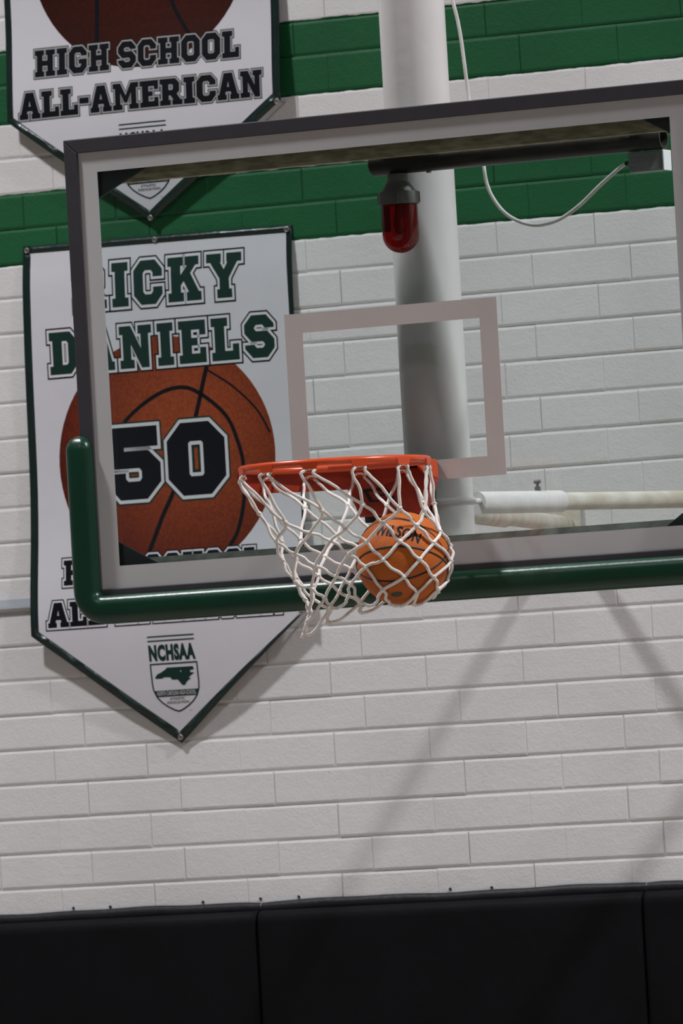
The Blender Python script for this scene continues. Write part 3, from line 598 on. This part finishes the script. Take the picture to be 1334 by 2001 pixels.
bv = o.modifiers.new('b', 'BEVEL'); bv.width = .003; bv.segments = 2
m = MB(); m.box(.7485, .7535, .090, .138, 3.7465, 3.7995); o = m.build('cover_plate', BOXWHITE, jb); o['label'] = 'bright cover plate'
bv = o.modifiers.new('b', 'BEVEL'); bv.width = .0015; bv.segments = 2
for x in (.670, .692, .714):
    m = MB(); m.tube([(x+.0085*cos(a*pi/12), .0915, 3.778+.0085*sin(a*pi/12)) for a in range(24)], .0012, 6, True); m.build('knockout', BOXGREY, body)
m = MB(); m.tube([(.652,.112,3.776), (.644,.112,3.775), (.636,.112,3.772)], .0060, 10); m.build('cable_clamp', DARKBITS, jb)

cbl = MB(); cpts = [(-0.5, 0.46, 6.2), (-0.17, 0.45, 5.0), (-0.045, 0.45, 4.55), (0.0162, 0.45, 4.276), (0.0319, 0.45, 4.193), (0.0407, 0.45, 4.097), (0.048, 0.45, 4.005), (0.075, 0.42, 3.93), (0.125, 0.34, 3.865), (0.1487, 0.3, 3.8168), (0.1535, 0.3, 3.7762), (0.1685, 0.3, 3.7347), (0.1997, 0.3, 3.692), (0.2422, 0.3, 3.6643), (0.2927, 0.3, 3.6508), (0.3617, 0.28, 3.6579), (0.4368, 0.25, 3.6876), (0.5226, 0.2, 3.7317), (0.6006, 0.15, 3.766), (0.64, 0.112, 3.7735)]
cbl.tube(catmull(cpts, 8), .0050, 10)
tag(cbl.build('power_cable', CABLE, None, (.05,.45,4.0)), 'pale grey cable hanging from above and looping into the junction box', 'cable')

# ------------------------------------------------------------------ rim
RC = Vector((0, -.381, 3.039)); RR = .2365
rim = thing('basketball_hoop', 'orange steel hoop bolted to the glass backboard', 'hoop', (0, -.02, 2.91))
m = MB(); m.tube([(RC.x+RR*cos(a*pi/48), RC.y+RR*sin(a*pi/48), RC.z) for a in range(96)], .0095, 14, True); m.build('ring', ORANGE, rim)
# curved support band welded below the rear half of the ring
m = MB(); k = 48; Vv = []
for i in range(k+1):
    a = radians(76+116*i/k)
    zt = 3.0335; zb_ = 2.9835 if 6 < i < k-6 else 2.9835+.02*(1-min(i, k-i)/6)
    for rad_, z in ((RR+.020, zt), (RR+.020, zb_), (RR+.013, zb_), (RR+.013, zt)): Vv.append((RC.x+rad_*cos(a), RC.y+rad_*sin(a), z))
m.add(Vv, [(i*4+j, i*4+(j+1)%4, (i+1)*4+(j+1)%4, (i+1)*4+j) for i in range(k) for j in range(4)]+[(0,3,2,1), (k*4, k*4+1, k*4+2, k*4+3)])
m.build('support_band', ORANGED, rim)
m = MB(); m.prism([(-.095,2.8985), (.095,2.8985), (.112,3.042), (-.112,3.042)], -.026, -.0075); o = m.build('mounting_plate', BLACKP, rim); o['label'] = 'black mounting plate'
m = MB(); m.prism([(-.088,2.9130), (.088,2.9130), (.121,2.990), (.121,3.030), (-.121,3.030), (-.121,2.990)], -.074, -.0265)
o = hsg = m.build('spring_housing', ORANGED, rim); b = o.modifiers.new('b', 'BEVEL'); b.width = .004; b.segments = 2
# top plate from the ring to the board, with two folded side wings
m = MB(); m.box(-.118, .118, -.185, -.0265, 3.0385, 3.0465); o = m.build('top_plate', ORANGE, rim); b = o.modifiers.new('b', 'BEVEL'); b.width = .003; b.segments = 2
m = MB(); m.box(-.118, .075, -.030, -.0275, 3.0465, 3.056); m.build('rear_flange', ORANGED, rim)
for s in (-1, 1):
    x = .1185*s
    m = MB(); ys = [(-.160,3.0475), (-.040,3.0490), (-.0285,3.044), (-.0275,3.000), (-.060,3.005), (-.110,3.0155), (-.140,3.030)]
    n = len(ys); Vv = [(x-.0035, y, z) for y, z in ys]+[(x+.0035, y, z) for y, z in ys]
    m.add(Vv, [tuple(range(n)), tuple(range(2*n-1,n-1,-1))]+[(i, i+n, (i+1)%n+n, (i+1)%n) for i in range(n)])
    o = m.build('side_wing', ORANGE, rim)
    b = o.modifiers.new('b', 'BEVEL'); b.width = .0015; b.segments = 2
# black mark on the housing
m = MB(); Y = -.0748
def lg(p): return (p[0]*.0375-.037, p[1]*.017+2.966)
for q in ([(-1,1),(.75,1),(1.05,.35),(.6,.62),(-.62,.62)], [(-1,1),(-.62,.62),(-.3,-.72),(-.5,-1)], [(-.5,-1),(-.3,-.72),(1.25,-.72),(1.25,-1)], [(.05,.12),(.95,.12),(1.0,-.16),(.15,-.16)], [(.75,1),(1.05,.35),(1.45,-.7),(1.25,-1),(1.0,-.2)]):
    m.prism([lg(p) for p in q], Y-.0006, Y)
m.build('maker_mark', BLACKP, hsg)
hooks = []
for k in range(12):
    b_ = radians(-90) # local frame turned so one pair of hooks faces the camera
    a = radians(15+30*k)
    er = Vector((cos(YAW), sin(YAW), 0)); et = Vector((sin(YAW), -cos(YAW), 0))
    rad_ = er*cos(a)+et*sin(a); tan = -er*sin(a)+et*cos(a)
    c = RC+rad_*(RR+.004); hooks.append((c, rad_, tan))
    m = MB(); up = Vector((0,0,1))
    q = [c-tan*.024+up*.001, c+tan*.024+up*.001, c+tan*.017-up*.0165, c-tan*.017-up*.0165]
    th_ = rad_*.0035
    m.add([p+th_+rad_*.003 for p in q]+[p-th_+rad_*.003 for p in q], [(0,1,2,3), (7,6,5,4)]+[(i, i+4, (i+1)%4+4, (i+1)%4) for i in range(4)])
    for j in (-1, 0, 1):
        cc = c+tan*.0095*j-up*.0185
        m.tube([cc+(tan*cos(x*pi/5)*.0038+up*sin(x*pi/5)*.0055) for x in range(10)], .0019, 6, True)
    m.build('net_hook', ORANGE, rim)

# ------------------------------------------------------------------ ball
BC = Vector((.1515, -.3291, 2.7902)); BR = .1190
bl = thing('basketball', 'orange leather basketball dropping through the net', 'basketball', BC)
m = MB(); m.ball(BC, BR, 64, 40); m.build('cover', leather(), bl, BC)
def circ(nv, dd, w):
    nv = Vector(nv).normalized(); u = nv.orthogonal().normalized(); v = nv.cross(u); rr_ = sqrt(1-dd*dd)
    m = MB(); m.tube([BC+(nv*dd+(u*cos(i*pi/40)+v*sin(i*pi/40))*rr_)*(BR-w*.45) for i in range(80)], w, 8, True); m.build('seam', BLACKP, bl)
circ((-.0951,.4322,.8968), -.2117, .0031); circ((.0828,-.5338,.8415), .0664, .0031); circ((-.0605,.8492,.5246), -.020, .0022); circ((.0166,.8435,.5369), .055, .0022)
def onto_ball(name, mb_local, mt, c_, du_, dv_):
    c_ = Vector(c_).normalized(); u = Vector(du_); u = (u-c_*u.dot(c_)).normalized(); v = c_.cross(u)
    if v.dot(Vector(dv_)) < 0: v = -v
    bm = bmesh.new(); vv = [bm.verts.new((x, z, 0)) for x, y, z in mb_local.v]
    for f in mb_local.f:
        try: bm.faces.new([vv[i] for i in f])
        except ValueError: pass
    bmesh.ops.subdivide_edges(bm, edges=bm.edges[:], cuts=2, use_grid_fill=True)
    for q in bm.verts:
        p = (c_*BR+u*q.co.x+v*q.co.y).normalized()*(BR+.0006); q.co = p
    bmesh.ops.recalc_face_normals(bm, faces=bm.faces[:])
    me = bpy.data.meshes.new(name); bm.to_mesh(me); bm.free(); me.materials.append(mt)
    o = bpy.data.objects.new(name, me); COL.objects.link(o); o.parent = bl; return o
BINK = mat('ball_ink', (.010,.009,.014), .6, spec=.15)
m = MB(); font_into(m, 'WILSON', -.068, .066, -.018, .018, 0, 0, .03)
onto_ball('lettering', m, BINK, (.285,-.770,.560), Vector((.7072,-.5868,.3944))-Vector((-.206,-.7614,.6147)), Vector((.3046,-.658,.6886))-Vector((.3081,-.8146,.4914)))
m = MB(); poly(m, [(.016*cos(i*pi/12), .009*sin(i*pi/12)) for i in range(24)], 0, 0)
onto_ball('emblem', m, mat('emblem_ink', (.03,.035,.02), .5), (.1107,-.635,-.7645), (1,0,0), (0,0,1))

# ------------------------------------------------------------------ net: 12 loops, each row listed over the front from right (0 deg) to left (180 deg) in metres
er = Vector((cos(YAW), sin(YAW), 0)); et = Vector((sin(YAW), -cos(YAW), 0)); up = Vector((0,0,1))
def LOC(r, t, z): return RC+er*r+et*t+up*z
bc = ((BC-RC).dot(er), (BC-RC).dot(et), (BC-RC).dot(up))
front = {
1: [(.246,-.114),(.219,-.133),(.1565,-.125),(.064,-.111),(-.0387,-.119),(-.133,-.142),(-.1976,-.114)],
2: [(.256,-.186),(.198,-.170),(.114,-.160),(.018,-.168),(-.0715,-.172),(-.158,-.187)],
3: [(.2736,-.224),(.238,-.2155),(.154,-.208),(.068,-.204),(-.021,-.195),(-.112,-.222),(-.1448,-.237)],
4: [(.279,-.262),(.200,-.256),(.108,-.251),(.022,-.2315),(-.063,-.254),(-.116,-.292)],
5: [(.266,-.310),(.233,-.302),(.158,-.298),(.064,-.266),(-.013,-.285),(-.076,-.312),(-.094,-.338)],
6: [(.243,-.332),(.188,-.341),(.1035,-.326),(.023,-.307),(-.045,-.338),(-.086,-.372)],
7: [(.232,-.350),(.190,-.368),(.135,-.368),(.062,-.362),(-.006,-.362),(-.085,-.388),(-.106,-.432)]}
TD = {1: (.20,.18), 2: (.165,.13), 3: (.145,.09), 4: (.135,.065), 5: (.120,.045), 6: (.095,.035), 7: (.075,.04)}
def clear(p, lim):
    q = Vector((p[0]-bc[0], p[1]-bc[1], p[2]-bc[2])); l = q.length
    return p if l >= lim else tuple(Vector(bc)+q*(lim/l))
rnd = random.Random(5)
K = {}
for j in range(1, 8):
    fr = front[j]; odd = j % 2 == 1; T0, T1 = TD[j]
    rmax, rmin = fr[0][0], fr[-1][0]; zr, zl = fr[0][1], fr[-1][1]
    for k in range(12):
        ang = 30*k if odd else 15+30*k
        a = radians(ang); w = (1+cos(a))/2; T = T1+(T0-T1)*w
        if ang <= 180: r_, z_ = fr[int(round((ang-(0 if odd else 15))/30))]
        else:
            r_ = rmin+(rmax-rmin)*w+rnd.uniform(-.008,.008); z_ = zl+(zr-zl)*w+.010*sin(-a)+rnd.uniform(-.006,.006)
        t_ = T*sin(a)*(1 if ang <= 180 else .95)+.015
        if 0 < ang < 180:
            dd = (r_-bc[0])**2+(z_-bc[2])**2
            if dd < .1245**2: t_ = max(t_, bc[1]+sqrt(.1245**2-dd))
        p = clear((r_, t_, z_), .1245)
        if 180 < ang < 360:   # keep the back of the net in front of the glass
            q = LOC(*p)
            if q.y > -.02: p = (p[0], p[1]+(q.y+.02)/cos(YAW), p[2])
        K[(j, k)] = p
net = thing('basketball_net', 'white cord basketball net swung aside and bulging round the ball', 'net', (0, -.381, 2.62))
def cord(k, s):
    # one cord zigzags from a hook down the net; s is the side it drifts to
    c, rd, tn = hooks[k]
    base = c-up*.020+tn*(.011*s)
    q = base-RC; pts = [(q.dot(er), q.dot(et), q.dot(up)+.004)]
    out = c+rd*.004-up*.036+tn*(.020*s); q = out-RC; pts.append((q.dot(er), q.dot(et), q.dot(up)))
    for j in range(1, 8):
        # odd rows sit between hooks: index of the knot reached after j half-steps
        if s > 0: idx = (k+(j+1)//2) % 12 if j % 2 == 1 else (k+j//2) % 12
        else: idx = (k-(j-1)//2) % 12 if j % 2 == 1 else (k-j//2) % 12
        if j == 7:   # round off the free end loop
            T_ = Vector(K[(7, idx)]); i6 = prev; other = (idx-1) % 12 if i6 == idx else idx
            L6 = Vector(K[(6, i6)]); Mv = (L6+Vector(K[(6, other)]))/2
            pts.append(tuple(T_+(L6-Mv)*.62+(Mv-T_)*.30)); pts.append(tuple(T_+(L6-Mv)*.30+(Mv-T_)*.03))
        pts.append(K[(j, idx)]); prev = idx
    cp = catmull(pts, 7)
    ph = rnd.uniform(0, 6.28)
    cp2 = []
    for i, p in enumerate(cp):
        wv = .0030*sin(i*.9+ph)*min(1, abs(sin(pi*(i % 7)/7)))
        p = Vector(clear((p[0]+wv, p[1], p[2]+wv*.6), BR+.0048)); cp2.append(LOC(*p))
    m = MB(); m.tube(cp2, .0041, 8); m.build('cord', CORD, net)
for k in range(12):
    cord(k, 1); cord(k, -1)
m = MB()
for (j, k), p in K.items():
    q = LOC(*p); m.ball(q, .0068 if j < 7 else .0045, 10, 6)
    if j < 7: m.tube([q+(er*cos(x*pi/5)+et*sin(x*pi/5))*.0052+up*(.0025*sin(x*pi/5+k)) for x in range(10)], .0026, 6, True)
for c, rd, tn in hooks:
    q = [c-up*.020+tn*x-rd*0+up*(.004 if abs(x) < .012 else 0) for x in (-.013,-.006,.006,.013)]; m.tube(q, .0036, 8)
o = m.build('knots', CORD, net); o['kind'] = 'stuff'
print('bricks', nb, 'objects', len(bpy.data.objects))
